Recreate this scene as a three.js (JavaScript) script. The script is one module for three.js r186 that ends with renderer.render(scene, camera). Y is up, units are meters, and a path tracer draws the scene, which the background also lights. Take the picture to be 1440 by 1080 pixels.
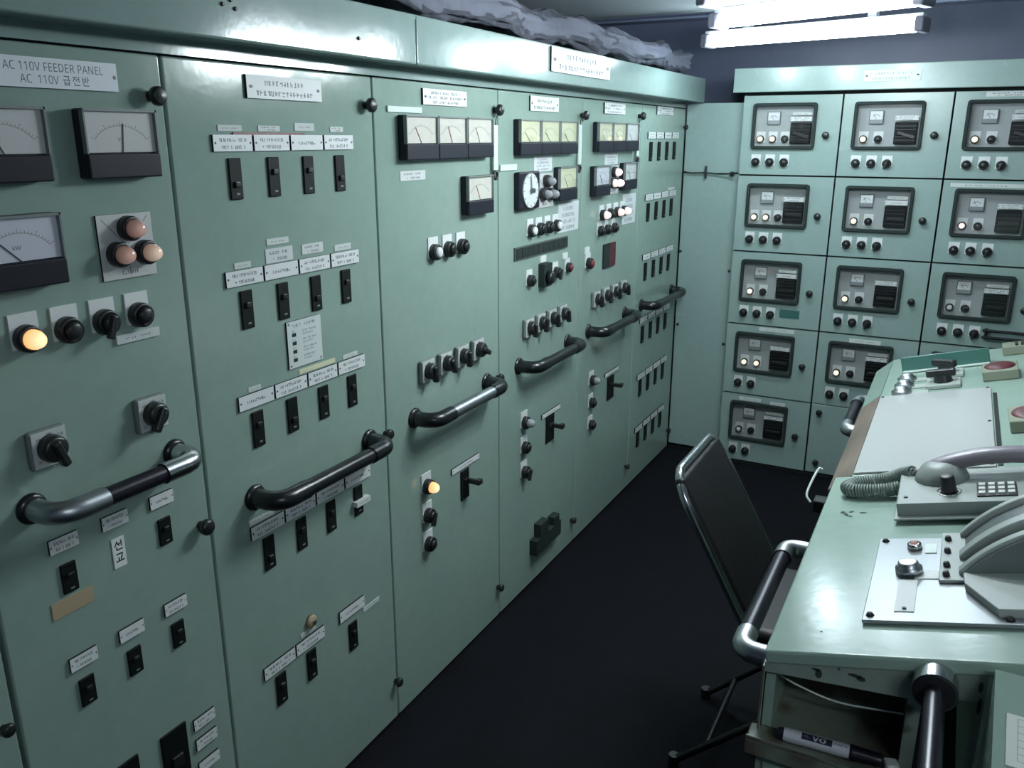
import * as THREE from 'three';
import { RoundedBoxGeometry } from 'three/addons/geometries/RoundedBoxGeometry.js';
import { mergeGeometries } from 'three/addons/utils/BufferGeometryUtils.js';
import { RectAreaLightUniformsLib } from 'three/addons/lights/RectAreaLightUniformsLib.js';

// ---------------------------------------------------------------- camera, lamps, exposure
RectAreaLightUniformsLib.init();
const scene = new THREE.Scene();
scene.background = new THREE.Color(0x050607);
const camera = new THREE.PerspectiveCamera(49.17, 4 / 3, 0.05, 50);
camera.position.set(1.276, 1.65, 3.288);
camera.rotation.set(-0.28571, 0.48479, 0.00118, 'YXZ');
camera.updateMatrixWorld();
const renderer = new THREE.WebGLRenderer({ antialias: true });
renderer.toneMapping = THREE.LinearToneMapping;
renderer.toneMappingExposure = 0.88;
renderer.shadowMap.enabled = true;

const LAMP_TINT = [0.85, 0.95, 1.0], FAR_TINT = [0.74, 0.91, 1.0];
const TUBE_GLOW = 13.0;
// ceiling fittings: centre x, underside y, centre z, turn, length, width, light intensity
const FITTINGS = [
  { x: 0.665, y: 2.008, z: -0.27, turn: -0.24, len: 0.86, wide: 0.085, tall: 0.046, power: 8, bare: 0.46, tint: FAR_TINT, where: 'long fluorescent ceiling light with pale end caps, nearest the motor starter cabinets' },
  { x: 0.88, y: 1.938, z: 0.94, turn: -0.36, len: 0.58, wide: 0.06, tall: 0.034, power: 34, bare: 0.92, where: 'shorter fluorescent light hanging in front of the long one' },
  { x: 0.80, y: 1.940, z: 1.26, turn: -0.34, len: 0.24, wide: 0.07, tall: 0.04, power: 14, bare: 0.22, where: 'short fluorescent lamp cut by the top edge of the photo' },
  { x: 2.20, y: 2.05, z: 3.40, turn: 0.0, len: 1.00, wide: 0.12, tall: 0.06, power: 18, bare: 0.24, where: 'fluorescent ceiling light behind the viewer' },
];

// ---------------------------------------------------------------- small helpers
let seedState = 12345;
const rnd = () => { seedState = (seedState * 1664525 + 1013904223) >>> 0; return seedState / 4294967296; };
const taken = {};
const numbered = n => { const k = taken[n] = (taken[n] ?? -1) + 1; return k ? n + '_' + String(k).padStart(3, '0') : n; };
const shade = m => { m.castShadow = true; m.receiveShadow = true; return m; };
function obj(name, geo, material, parent) {
  const m = shade(new THREE.Mesh(geo, material));
  m.name = parent ? name : numbered(name);
  (parent ?? scene).add(m);
  return m;
}
function thing(name, label, category, pos = [0, 0, 0], turn = 0, group) {
  const g = new THREE.Group(); g.name = numbered(name); scene.add(g);
  g.position.set(...pos); g.rotation.y = turn; g.userData = { label, category };
  if (group) g.userData.group = group;
  return g;
}
function struct(name, geo, material, label) {
  const m = shade(new THREE.Mesh(geo, material)); m.name = name; scene.add(m);
  m.userData = { kind: 'structure', label, category: name.split('_')[0] };
  return m;
}
// uv in metres from the strongest axis of each normal
function metricUV(g) {
  const p = g.attributes.position, n = g.attributes.normal, uv = new Float32Array(p.count * 2);
  for (let i = 0; i < p.count; i++) {
    const ax = Math.abs(n.getX(i)), ay = Math.abs(n.getY(i)), az = Math.abs(n.getZ(i));
    let a, b;
    if (ax >= ay && ax >= az) { a = p.getZ(i); b = p.getY(i); } else if (ay >= az) { a = p.getX(i); b = p.getZ(i); } else { a = p.getX(i); b = p.getY(i); }
    uv[2 * i] = a; uv[2 * i + 1] = b;
  }
  g.setAttribute('uv', new THREE.BufferAttribute(uv, 2));
  return g;
}
const box = (x0, x1, y0, y1, z0, z1, r = 0) => {
  const w = x1 - x0, h = y1 - y0, d = z1 - z0;
  const g = r ? new RoundedBoxGeometry(w, h, d, 2, r) : new THREE.BoxGeometry(w, h, d);
  g.translate((x0 + x1) / 2, (y0 + y1) / 2, (z0 + z1) / 2);
  return metricUV(g);
};
const flat = (w, h, d, r) => { const g = r ? new RoundedBoxGeometry(w, h, d, 2, r) : new THREE.BoxGeometry(w, h, d); return g.translate(0, 0, d / 2); };
const join = l => mergeGeometries(l.map(g => g.index ? g.toNonIndexed() : g));
const cyl = (r0, r1, h, n = 20) => new THREE.CylinderGeometry(r1, r0, h, n).rotateX(Math.PI / 2).translate(0, 0, h / 2); // along +z, r0 at z = 0
const lathe = (pts, n = 20) => new THREE.LatheGeometry(pts.map(([r, z]) => new THREE.Vector2(r, z)), n).rotateX(Math.PI / 2);
function tube(pts, r, seg = 24, rad = 10, closed = false, tension = 0.5) {
  return new THREE.TubeGeometry(new THREE.CatmullRomCurve3(pts.map(p => new THREE.Vector3(...p)), closed, 'catmullrom', tension), seg, r, rad, closed);
}
// tube through corners rounded with a radius
function bent(pts, r, bend, rad = 12) {
  const v = pts.map(p => new THREE.Vector3(...p)), path = new THREE.CurvePath();
  let from = v[0];
  for (let i = 1; i < v.length - 1; i++) {
    const a = v[i].clone().add(v[i - 1].clone().sub(v[i]).setLength(bend)), b = v[i].clone().add(v[i + 1].clone().sub(v[i]).setLength(bend));
    path.add(new THREE.LineCurve3(from, a)); path.add(new THREE.QuadraticBezierCurve3(a, v[i], b)); from = b;
  }
  path.add(new THREE.LineCurve3(from, v[v.length - 1]));
  return new THREE.TubeGeometry(path, 14 * v.length, r, rad, false);
}

// ---------------------------------------------------------------- textures
function hash(x, y, s) { let h = (x * 374761393 + y * 668265263 + s * 974634777) | 0; h = Math.imul(h ^ (h >>> 13), 1274126177); return ((h ^ (h >>> 16)) >>> 0) / 4294967296; }
function vnoise(x, y, per, s) {
  const xi = Math.floor(x), yi = Math.floor(y), fx = x - xi, fy = y - yi, w = t => t * t * (3 - 2 * t);
  const m = k => ((k % per) + per) % per, a = hash(m(xi), m(yi), s), b = hash(m(xi + 1), m(yi), s), c = hash(m(xi), m(yi + 1), s), d = hash(m(xi + 1), m(yi + 1), s);
  const u = w(fx), v = w(fy);
  return a + (b - a) * u + (c - a) * v + (a - b - c + d) * u * v;
}
function noiseTexture(n, fn, srgb) {
  const d = new Uint8Array(n * n * 4);
  for (let y = 0; y < n; y++) for (let x = 0; x < n; x++) {
    const c = fn(x / n, y / n), i = 4 * (y * n + x);
    for (let k = 0; k < 3; k++) d[i + k] = Math.max(0, Math.min(255, 255 * (Array.isArray(c) ? c[k] : c)));
    d[i + 3] = 255;
  }
  const t = new THREE.DataTexture(d, n, n); t.wrapS = t.wrapT = THREE.RepeatWrapping; t.magFilter = THREE.LinearFilter; t.minFilter = THREE.LinearMipmapLinearFilter; t.generateMipmaps = true;
  if (srgb) t.colorSpace = THREE.SRGBColorSpace; t.needsUpdate = true;
  return t;
}
const fbm = (x, y, p, s) => 0.5 * vnoise(x * p, y * p, p, s) + 0.3 * vnoise(x * p * 2, y * p * 2, p * 2, s + 1) + 0.2 * vnoise(x * p * 4, y * p * 4, p * 4, s + 2);
// enamel: faint mottling, a few scuffs
const enamelMap = noiseTexture(512, (x, y) => {
  const m = fbm(x, y, 5, 1), f = fbm(x, y, 40, 7), sc = vnoise(x * 90, y * 12, 12 * 90, 21);
  let v = 0.93 + 0.035 * (m - 0.5) + 0.03 * (f - 0.5); if (sc > 0.985 && f > 0.55) v -= 0.10;
  return [v * (0.985 + 0.03 * (m - 0.5)), v, v * (0.99 + 0.02 * (f - 0.5))];
}, true);
const enamelBump = noiseTexture(512, (x, y) => fbm(x, y, 60, 31));
const enamelRough = noiseTexture(256, (x, y) => 0.80 + 0.12 * (fbm(x, y, 7, 41) - 0.5) + 0.16 * (fbm(x, y, 40, 43) - 0.5));
const grimeMap = noiseTexture(512, (x, y) => {
  const a = fbm(x, y, 6, 51), b = fbm(x, y, 24, 53), k = Math.max(0, Math.min(1, (a * 0.65 + b * 0.35 - 0.42) * 6));
  const g = [0.50, 0.55, 0.50], d = [0.33, 0.31, 0.27];
  return g.map((c, i) => (c + (d[i] - c) * k) * (0.92 + 0.16 * (b - 0.5)));
}, true);
const brownMap = noiseTexture(256, (x, y) => {
  const a = fbm(x, y, 5, 61), b = vnoise(x * 60, y * 6, 360, 63), v = 0.8 + 0.35 * (a - 0.5) + 0.15 * (b - 0.5);
  return [0.50 * v, 0.45 * v, 0.40 * v];
}, true);
const floorMap = noiseTexture(512, (x, y) => { const v = 0.85 + 0.3 * (fbm(x, y, 8, 71) - 0.5) + 0.2 * (fbm(x, y, 64, 73) - 0.5); return [v * 0.98, v, v]; }, true);
const clothBump = noiseTexture(256, (x, y) => 0.5 * fbm(x, y, 8, 81) + 0.5 * fbm(x, y, 40, 83));

function canvasTex(w, h, draw) {
  const c = document.createElement('canvas'); c.width = w; c.height = h;
  const g = c.getContext('2d'); draw(g, w, h);
  const t = new THREE.CanvasTexture(c); t.colorSpace = THREE.SRGBColorSpace; t.anisotropy = 8; t.generateMipmaps = true;
  return t;
}
// rows of small engraved marks, as unreadable as on the photograph
function marks(g, x0, x1, y, size, colour) {
  g.strokeStyle = colour; g.lineWidth = Math.max(1, size * 0.14);
  for (let x = x0; x < x1 - size * 0.5; x += size * 0.72) {
    if (rnd() < 0.14) continue;
    g.beginPath();
    for (let k = 0; k < 3; k++) {
      const a = x + rnd() * size * 0.5, b = y + rnd() * size;
      if (rnd() < 0.5) { g.moveTo(a, y); g.lineTo(a, y + size); } else { g.moveTo(x, b); g.lineTo(x + size * 0.5, b); }
    }
    g.stroke();
  }
}
const GLYPH = { // Hangul syllables as strokes in a unit square
  geup: [[.2, .05, .8, .05, .75, .32], [.05, .45, .95, .45], [.2, .58, .2, .98, .8, .98, .8, .58], [.2, .77, .8, .77]],
  jeon: [[.08, .1, .58, .1], [.33, .1, .08, .52], [.33, .26, .58, .52], [.85, .03, .85, .62], [.6, .3, .85, .3], [.25, .65, .25, .95, .92, .95]],
  ban: [[.1, .06, .1, .55, .5, .55, .5, .06], [.1, .3, .5, .3], [.75, .03, .75, .65], [.75, .3, .97, .3], [.2, .7, .2, .97, .88, .97]],
  seon: [[.35, .06, .08, .5], [.33, .22, .58, .5], [.85, .03, .85, .62], [.58, .3, .85, .3], [.25, .66, .25, .95, .92, .95]],
  gyo: [[.15, .08, .82, .08, .72, .48], [.35, .52, .35, .85], [.65, .52, .65, .85], [.02, .88, .98, .88]],
};
function glyph(g, name, x, y, s, lw) {
  g.lineWidth = lw; g.lineCap = 'round'; g.lineJoin = 'round';
  for (const p of GLYPH[name]) { g.beginPath(); for (let i = 0; i < p.length; i += 2) g[i ? 'lineTo' : 'moveTo'](x + p[i] * s, y + p[i + 1] * s); g.stroke(); }
}
function plateTexture(lines, ground = '#dfe3e1', ink = '#3a4044', dots = true) {
  return canvasTex(256, 80, (g, w, h) => {
    g.fillStyle = ground; g.fillRect(0, 0, w, h);
    const n = lines, size = Math.min(17, (h - 16) / n * 0.62), step = (h - 10) / n;
    for (let i = 0; i < n; i++) { const ind = 26 + rnd() * 34; marks(g, ind, w - ind, 8 + i * step + (step - size) / 2, size, ink); }
    if (dots) { g.fillStyle = '#3c4244'; for (const x of [13, w - 13]) { g.beginPath(); g.arc(x, h / 2, 6, 0, 7); g.fill(); } }
  });
}

// ---------------------------------------------------------------- materials
const C = (r, g, b) => new THREE.Color(r / 255, g / 255, b / 255).convertSRGBToLinear();
const M = {};
const std = (name, o) => M[name] = new THREE.MeshPhysicalMaterial(o);
const enamel = (name, c, rough = 0.42, spec = 1) => std(name, { color: c, map: enamelMap, roughnessMap: enamelRough, roughness: rough, bumpMap: enamelBump, bumpScale: 0.00015, specularIntensity: spec });
enamel('green', C(157, 178, 168), 0.19);
enamel('fascia', C(150, 170, 166), 0.19);
enamel('starter', C(160, 181, 176), 0.32);
enamel('desk', C(155, 177, 166), 0.23);
enamel('ceilingPaint', C(196, 203, 208), 0.4);
enamel('wallPaint', C(126, 134, 162), 0.5);
std('grimeLight', { map: noiseTexture(512, (x, y) => {
  const a = fbm(x, y, 7, 151), b = fbm(x, y, 30, 153), k = Math.max(0, Math.min(1, (a * 0.5 + b * 0.5 - 0.60) * 9));
  return [0.56, 0.62, 0.585].map((c, i) => (c + ([0.20, 0.24, 0.22][i] - c) * k) * (0.94 + 0.12 * (b - 0.5)));
}, true), roughness: 0.4, bumpMap: enamelBump, bumpScale: 0.0003 });
std('grime', { map: grimeMap, roughness: 0.55, bumpMap: enamelBump, bumpScale: 0.0006 });
std('brown', { map: brownMap, roughness: 0.6 });
std('floor', { color: C(16, 17, 24), map: floorMap, roughness: 0.8, specularIntensity: 0.3, bumpMap: clothBump, bumpScale: 0.0004 });
std('black', { color: C(30, 31, 34), roughness: 0.42 });
std('breakerBlack', { color: C(15, 20, 19), specularIntensity: 0.45, roughness: 0.6 });
std('meterBlack', { color: C(28, 30, 40), specularIntensity: 0.6, roughness: 0.45 });
std('bezelGrey', { color: C(120, 128, 126), roughness: 0.5 });
std('gap', { color: C(26, 34, 32), roughness: 0.9 });
std('frameDark', { color: C(40, 50, 48), specularIntensity: 0.5, roughness: 0.7 });
std('plateGrey', { color: C(208, 211, 209), roughness: 0.5 });
std('legend', { color: C(222, 226, 224), roughness: 0.55 });
std('stickerWhite', { color: C(200, 205, 208), roughness: 0.7 });
std('stickerYellow', { color: C(214, 214, 180), roughness: 0.7 });
std('stickerBrown', { color: C(176, 158, 128), roughness: 0.6 });
std('clearStrip', { color: C(208, 220, 214), roughness: 0.35 });
std('darkPlate', { color: C(84, 92, 92), roughness: 0.6 });
std('chrome', { color: C(190, 192, 194), metalness: 1, roughness: 0.22 });
std('brushed', { color: C(176, 180, 184), metalness: 1, roughness: 0.38 });
std('rail', { color: C(34, 32, 42), metalness: 0.3, roughness: 0.3 });
std('railBlack', { color: C(26, 30, 32), roughness: 0.28 });
std('capBlack', { color: C(34, 37, 37), roughness: 0.35 });
std('capWhite', { color: C(225, 228, 226), roughness: 0.35 });
std('capRed', { color: C(118, 54, 54), roughness: 0.4 });
std('lensDim', { color: C(120, 70, 52), roughness: 0.25 });
std('lensClear', { color: C(150, 154, 156), roughness: 0.15 });
// a bulb shines through the middle of each lens: emission strongest over the bulb, by ring of the lens
const bulbGlow = (hot, rim) => { const d = new Uint8Array(64 * 4 * 4); for (let y = 0; y < 64; y++) for (let x = 0; x < 4; x++) { const k = Math.exp(-Math.pow(y / 63 / 0.55, 2)); for (let c = 0; c < 3; c++) d[4 * (y * 4 + x) + c] = 255 * (rim[c] + (hot[c] - rim[c]) * k); d[4 * (y * 4 + x) + 3] = 255; } const t = new THREE.DataTexture(d, 4, 64); t.magFilter = THREE.LinearFilter; t.needsUpdate = true; return t; };
const lens = (name, c, hot, rim, k) => std(name, { color: c, emissive: 0xffffff, emissiveMap: bulbGlow(hot, rim), emissiveIntensity: k, roughness: 0.2 });
std('deskTag', { color: C(158, 166, 160), roughness: 0.5 });
std('redLens', { color: C(84, 38, 42), roughness: 0.45 });
lens('lensAmber', C(220, 150, 80), [1, 0.84, 0.5], [0.75, 0.36, 0.10], 1.35);
lens('lensPink', C(88, 54, 46), [1, 0.68, 0.58], [0.06, 0.02, 0.015], 0.36);
lens('lensPale', C(104, 70, 56), [1, 0.80, 0.66], [0.10, 0.04, 0.02], 0.62);
lens('lensWarm', C(225, 215, 190), [1, 0.95, 0.78], [0.62, 0.52, 0.34], 1.25);
lens('lensRose', C(225, 205, 200), [1, 0.90, 0.86], [0.6, 0.42, 0.38], 1.2);
std('window', { color: 0xffffff, transmission: 1, thickness: 0, roughness: 0.04, ior: 1.5 });
std('innerPlate', { color: C(166, 172, 171), roughness: 0.55 });
std('needle', { color: C(40, 40, 42), roughness: 0.6 });
std('needleRed', { color: C(150, 60, 50), roughness: 0.6 });
std('lagging', { color: C(106, 109, 122), roughness: 0.95, bumpMap: clothBump, bumpScale: 0.004 });
std('cable', { color: C(34, 42, 44), roughness: 0.6 });
std('endCap', { color: C(112, 112, 126), roughness: 0.5 });
std('housing', { color: C(206, 210, 214), roughness: 0.45 });
std('diffuser', { color: 0xffffff, emissive: new THREE.Color(...LAMP_TINT), emissiveIntensity: TUBE_GLOW, roughness: 0.5 });
std('vinyl', { color: C(13, 13, 16), roughness: 0.5, bumpMap: clothBump, bumpScale: 0.0015 });
std('phone', { color: C(142, 150, 146), roughness: 0.42 });
std('handset', { color: C(128, 122, 130), roughness: 0.32 });
std('cord', { color: C(126, 138, 132), roughness: 0.55 });
std('steelPlate', { color: C(146, 151, 154), metalness: 0.35, roughness: 0.28 });
std('telegraph', { color: C(160, 168, 164), roughness: 0.42 });
std('telegraphDial', { color: C(104, 112, 112), roughness: 0.3 });
std('greenBar', { color: C(64, 104, 96), roughness: 0.22 });
std('cover', { color: C(170, 173, 171), roughness: 0.2 });
std('beige', { color: C(128, 134, 116), roughness: 0.6 });
std('screw', { color: C(60, 62, 62), metalness: 0.6, roughness: 0.45 });
std('markerInk', { color: C(28, 26, 40), roughness: 0.3 });
std('paint', { color: C(40, 52, 48), roughness: 0.8 });
const faced = (texture, side = M.gap, rough = 0.5) => { const f = new THREE.MeshPhysicalMaterial({ map: texture, roughness: rough }); return [side, side, side, side, f, side]; };
const LABELS = [plateTexture(2), plateTexture(2), plateTexture(1), plateTexture(2)].map(t => faced(t));
const TITLES = [plateTexture(3), plateTexture(2), plateTexture(3)].map(t => faced(t));
const SMALL = [plateTexture(1, '#c9cfcb', '#50585a', false), plateTexture(2, '#ced2d0', '#50585a', false)].map(t => faced(t, M.plateGrey, 0.7));
const FORM = faced(plateTexture(4, '#ccd2d2', '#60686c', false), M.plateGrey, 0.75);
const feederTitle = faced(canvasTex(768, 148, (g, w, h) => {
  g.fillStyle = '#d9dde2'; g.fillRect(0, 0, w, h); g.fillStyle = g.strokeStyle = '#4a5058';
  g.font = '56px sans-serif'; g.textBaseline = 'middle'; g.textAlign = 'center';
  g.fillText('AC 110V FEEDER PANEL', w / 2, 45, w - 90);
  g.fillText('AC  110V', 285, 106); ['geup', 'jeon', 'ban'].forEach((n, i) => glyph(g, n, 420 + i * 58, 82, 46, 5));
  g.fillStyle = '#5a646c'; for (const x of [20, w - 20]) { g.beginPath(); g.arc(x, h / 2, 11, 0, 7); g.fill(); }
}));
const bridgeTag = faced(canvasTex(96, 208, (g, w, h) => {
  g.fillStyle = '#e2e6e3'; g.fillRect(0, 0, w, h); g.strokeStyle = '#14181c';
  glyph(g, 'seon', 16, 22, 64, 9); glyph(g, 'gyo', 18, 108, 62, 9);
}), M.plateGrey, 0.7);
const chartFace = faced(canvasTex(256, 256, (g, w, h) => {
  g.fillStyle = '#d3dbd7'; g.fillRect(0, 0, w, h); marks(g, 40, 215, 20, 15, '#586064');
  for (let i = 0; i < 4; i++) { const y = 66 + i * 46; g.fillStyle = '#20262a'; g.fillRect(34, y, 30, 20); marks(g, 34, 66, y - 13, 8, '#70787a'); marks(g, 112, 220, y - 8, 11, '#656d70'); marks(g, 112, 190, y + 10, 10, '#7a8284'); }
  g.fillStyle = '#70787a'; for (const [x, y] of [[14, 14], [242, 242], [14, 242]]) { g.beginPath(); g.arc(x, y, 7, 0, 7); g.fill(); }
}));
function dialFace(kind) {
  return new THREE.MeshPhysicalMaterial({ roughness: 0.5, map: canvasTex(256, 150, (g, w, h) => {
    g.fillStyle = ['#cfcfcc', '#d6d3c8', '#d9d9e2', '#d6d6b4'][kind]; g.fillRect(0, 0, w, h);
    g.strokeStyle = '#6d6a66'; g.fillStyle = '#55555a'; g.lineWidth = 1.5;
    g.beginPath(); g.arc(w / 2, h * 1.15, 118, Math.PI * 1.2, Math.PI * 1.8); g.stroke();
    for (let i = 0; i <= 20; i++) { const a = Math.PI * (1.2 + 0.6 * i / 20), l = i % 5 ? 8 : 16; g.beginPath(); g.moveTo(w / 2 + 118 * Math.cos(a), h * 1.15 + 118 * Math.sin(a)); g.lineTo(w / 2 + (118 + l) * Math.cos(a), h * 1.15 + (118 + l) * Math.sin(a)); g.stroke(); }
    if (kind === 0 || kind === 2) { g.font = '20px sans-serif'; g.textAlign = 'center'; g.fillText(kind ? 'kW' : 'V', w / 2 - 8, h * 0.74); }
  }) });
}
const DIALS = [0, 1, 2, 3].map(dialFace);

// ---------------------------------------------------------------- the setting
struct('floor', box(-0.8, 3.2, -0.1, 0, -1.9, 5.2), M.floor, 'dark navy floor between the switchboard and the console');
struct('wall_left', box(-0.8, -0.62, 0, 2.5, -1.9, 5.2), M.wallPaint, 'bulkhead behind the switchboard');
struct('wall_back', box(-0.8, 3.2, 0, 2.5, -1.9, -1.62), M.wallPaint, 'dark bulkhead behind the motor starter cabinets');
struct('wall_right', box(3.0, 3.2, 0, 2.5, -1.9, 5.2), M.wallPaint, 'bulkhead on the right beyond the console');
struct('wall_front', box(-0.8, 3.2, 0, 2.5, 5.0, 5.2), M.wallPaint, 'bulkhead behind the viewer');
struct('ceiling', join([box(-0.8, 3.2, 2.14, 2.5, -0.35, 5.2), box(-0.8, 3.2, 2.40, 2.5, -1.9, -0.35)]), M.ceilingPaint, 'grey painted deckhead with a raised bay over the starter cabinets');
{
  const b = struct('trim_1', join([box(-0.6, 3.0, 2.20, 2.40, -0.95, -0.93), box(-0.6, 3.0, 2.19, 2.20, -0.99, -0.89)]), M.wallPaint, 'deck beam running across the raised ceiling bay');
  b.userData.category = 'beam';
}

// ---------------------------------------------------------------- ceiling fittings
FITTINGS.forEach(f => {
  const t = thing('ceiling_light', f.where, 'ceiling light', [f.x, f.y, f.z], f.turn, 'fluorescent ceiling lights');
  const L = f.len / 2, W = f.wide / 2, cap = 0.03;
  const top = f.z < -0.35 ? 2.40 : 2.14; // deckhead above the fitting
  obj('housing', join([box(-L + 0.01, L - 0.01, f.tall, f.tall + 0.012, -W * 0.5, W * 0.5), box(-L * 0.6, -L * 0.6 + 0.03, f.tall + 0.012, top - f.y, -0.015, 0.015), box(L * 0.6 - 0.03, L * 0.6, f.tall + 0.012, top - f.y, -0.015, 0.015)]), M.housing, t);
  obj('diffuser', box(-L + cap, L - cap, 0, f.tall, -W, W, Math.min(0.018, f.tall * 0.3)), M.diffuser, t);
  for (const s of [-1, 1]) obj('end_cap', box(s > 0 ? L - cap : -L, s > 0 ? L : -L + cap, -0.004, f.tall, -W - 0.004, W + 0.004, 0.008), M.endCap, t);
  const l = new THREE.RectAreaLight(new THREE.Color(...(f.tint ?? LAMP_TINT)), f.power, f.len - 2 * cap, f.wide);
  l.position.set(f.x, f.y - 0.004, f.z); l.rotation.set(-Math.PI / 2, f.turn, 0, 'YXZ');
  scene.add(l);
  for (const k of [-0.33, 0, 0.33]) { // the tube's light to all sides
    const q = new THREE.PointLight(new THREE.Color(...(f.tint ?? LAMP_TINT)), f.bare, 0, 2);
    q.position.set(f.x + k * f.len * Math.cos(f.turn), f.y - 0.035, f.z - k * f.len * Math.sin(f.turn)); q.castShadow = true; q.shadow.radius = 1.2; scene.add(q);
  }
});

// ---------------------------------------------------------------- switchboard fittings (local x to the right, y up, z out of the panel)
const place = (m, u, y, z = 0) => { m.position.set(u, y, z); return m; };
const G = {};
G.knob = lathe([[0, 0.030], [0.012, 0.029], [0.0165, 0.024], [0.0165, 0.016], [0.010, 0.012], [0.009, 0], [0, 0]], 18);
const doorKnob = (p, u, y, s = 1) => { const k = place(obj('door_knob', G.knob, M.capBlack, p), u, y); k.scale.setScalar(s); return k; };
function plate(p, u, y, w, h, mats, name = 'label_plate', d = 0.005) { return place(obj(name, flat(w, h, d), mats, p), u, y); }
const geoCache = {};
const cached = (key, make) => geoCache[key] ??= make();
function meter(p, u, y, kind, angle, w = 0.141, h = 0.110) {
  const top = h * 0.64, k = [w, h].join();
  const m = place(obj('analog_meter', cached('mh' + k, () => flat(w, h, 0.020, 0.004)), M.meterBlack, p), u, y);
  const d = obj('dial', cached('md' + k, () => new THREE.BoxGeometry(w - 0.008, top - 0.004, 0.002)), DIALS[kind], m); d.position.set(0, h / 2 - top / 2, 0.0215);
  const n = obj('needle', cached('mn', () => new THREE.BoxGeometry(0.0014, 0.046, 0.001).translate(0, 0.023, 0)), kind === 1 ? M.needleRed : M.needle, m);
  n.position.set(0, h / 2 - top + 0.002, 0.0235); n.rotation.z = angle;
  obj('lower_cover', cached('mc' + k, () => flat(w, h - top, 0.0095, 0.003)), M.meterBlack, m).position.set(0, -h / 2 + (h - top) / 2, 0.020);
  obj('glass', cached('mg' + k, () => new THREE.BoxGeometry(w - 0.004, top - 0.002, 0.0015)), M.window, m).position.set(0, h / 2 - top / 2, 0.0275);
  obj('rim', cached('mr' + k, () => join([box(-w / 2, -w / 2 + 0.003, h / 2 - top, h / 2, 0.019, 0.029), box(w / 2 - 0.003, w / 2, h / 2 - top, h / 2, 0.019, 0.029), box(-w / 2, w / 2, h / 2 - 0.004, h / 2, 0.019, 0.029)])), M.bezelGrey, m);
  return m;
}
function breaker(p, u, y, w = 0.032, h = 0.080, up = 1, lever = 0) {
  const k = [w, h].join();
  const b = place(obj('breaker', cached('b' + k, () => flat(w, h, 0.005, 0.002)), M.breakerBlack, p), u, y);
  obj('toggle', cached('t' + k, () => flat(w * 0.42, h * 0.14, 0.007, 0.002)), M.capBlack, b).position.set(0, up * h * 0.13, 0.0035);
  if (lever) obj('lever', cached('lever', () => join([flat(0.014, 0.016, 0.045, 0.003), box(-0.008, 0.016, -0.008, 0.010, 0.036, 0.052, 0.003)])), M.capBlack, b).position.set(0.006, 0.012, 0.004);
  else obj('rating_mark', cached('r' + k, () => new THREE.BoxGeometry(w * 0.26, h * 0.05, 0.0008)), M.bezelGrey, b).position.set(w * 0.06, -h * 0.36, 0.0052);
  return b;
}
G.bezel = lathe([[0.012, 0.012], [0.0145, 0.016], [0.019, 0.016], [0.0205, 0.012], [0.0205, 0], [0.012, 0]], 22);
G.cap = lathe([[0, 0.024], [0.009, 0.0235], [0.0135, 0.020], [0.0140, 0.008], [0, 0.008]], 20);
G.dome = lathe([[0, 0.038], [0.006, 0.0372], [0.011, 0.033], [0.0145, 0.024], [0.0150, 0.010], [0, 0.010]], 20);
G.pointer = flat(0.010, 0.038, 0.012, 0.003);
const CAPS = { black: 'capBlack', white: 'capWhite', amber: 'lensAmber', warm: 'lensWarm', rose: 'lensRose', dim: 'lensDim', clear: 'lensClear', red: 'capRed', pink: 'lensPink', pale: 'lensPale' };
const LENS = new Set(['amber', 'warm', 'rose', 'dim', 'clear', 'pink', 'pale']);
function button(p, u, y, kind, s = 1, pw = 0.044, ph = 0.052) {
  const name = kind === 'selector' ? 'selector_switch' : LENS.has(kind) ? 'indicator_lamp' : 'push_button';
  const b = place(obj(name, G.bezel, M.black, p), u, y, 0.003); b.scale.setScalar(s);
  const l = obj('legend_plate', cached('lg' + pw + ph, () => flat(pw, ph, 0.003)), M.legend, b); l.position.set(0, 0.011, -0.003 / s);
  if (kind === 'selector') {
    obj('cap', G.cap, M.capBlack, b); const q = obj('pointer', G.pointer, M.capBlack, b); q.position.set(-0.003, -0.006, 0.018); q.rotation.z = -0.35;
  } else obj(LENS.has(kind) ? 'lens' : 'cap', LENS.has(kind) ? G.dome : G.cap, M[CAPS[kind]], b);
  return b;
}
G.rotPlate = flat(0.066, 0.066, 0.014, 0.006);
G.rotFace = flat(0.060, 0.060, 0.002, 0.001);
G.rotBase = lathe([[0, 0.022], [0.017, 0.022], [0.0225, 0.016], [0.0235, 0], [0, 0]], 24);
G.rotGrip = flat(0.015, 0.048, 0.018, 0.005);
const rotFace = new THREE.MeshPhysicalMaterial({ roughness: 0.5, map: canvasTex(128, 128, (g, w) => { g.fillStyle = '#bfc4c1'; g.fillRect(0, 0, w, w); for (const [x, y] of [[18, 20], [56, 8], [96, 20], [14, 100], [92, 102]]) marks(g, x, x + 22, y, 10, '#4a5052'); }) });
function rotary(p, u, y, turn = 0.4, s = 1) {
  const r = place(obj('rotary_switch', G.rotPlate, M.bezelGrey, p), u, y); r.scale.setScalar(s);
  obj('switch_face', G.rotFace, rotFace, r).position.z = 0.0135;
  obj('knob_base', G.rotBase, M.capBlack, r).position.z = 0.014;
  const g = obj('knob_grip', G.rotGrip, M.capBlack, r); g.position.set(0, 0, 0.026); g.rotation.z = turn; g.translateY(-0.008);
  return r;
}
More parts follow.
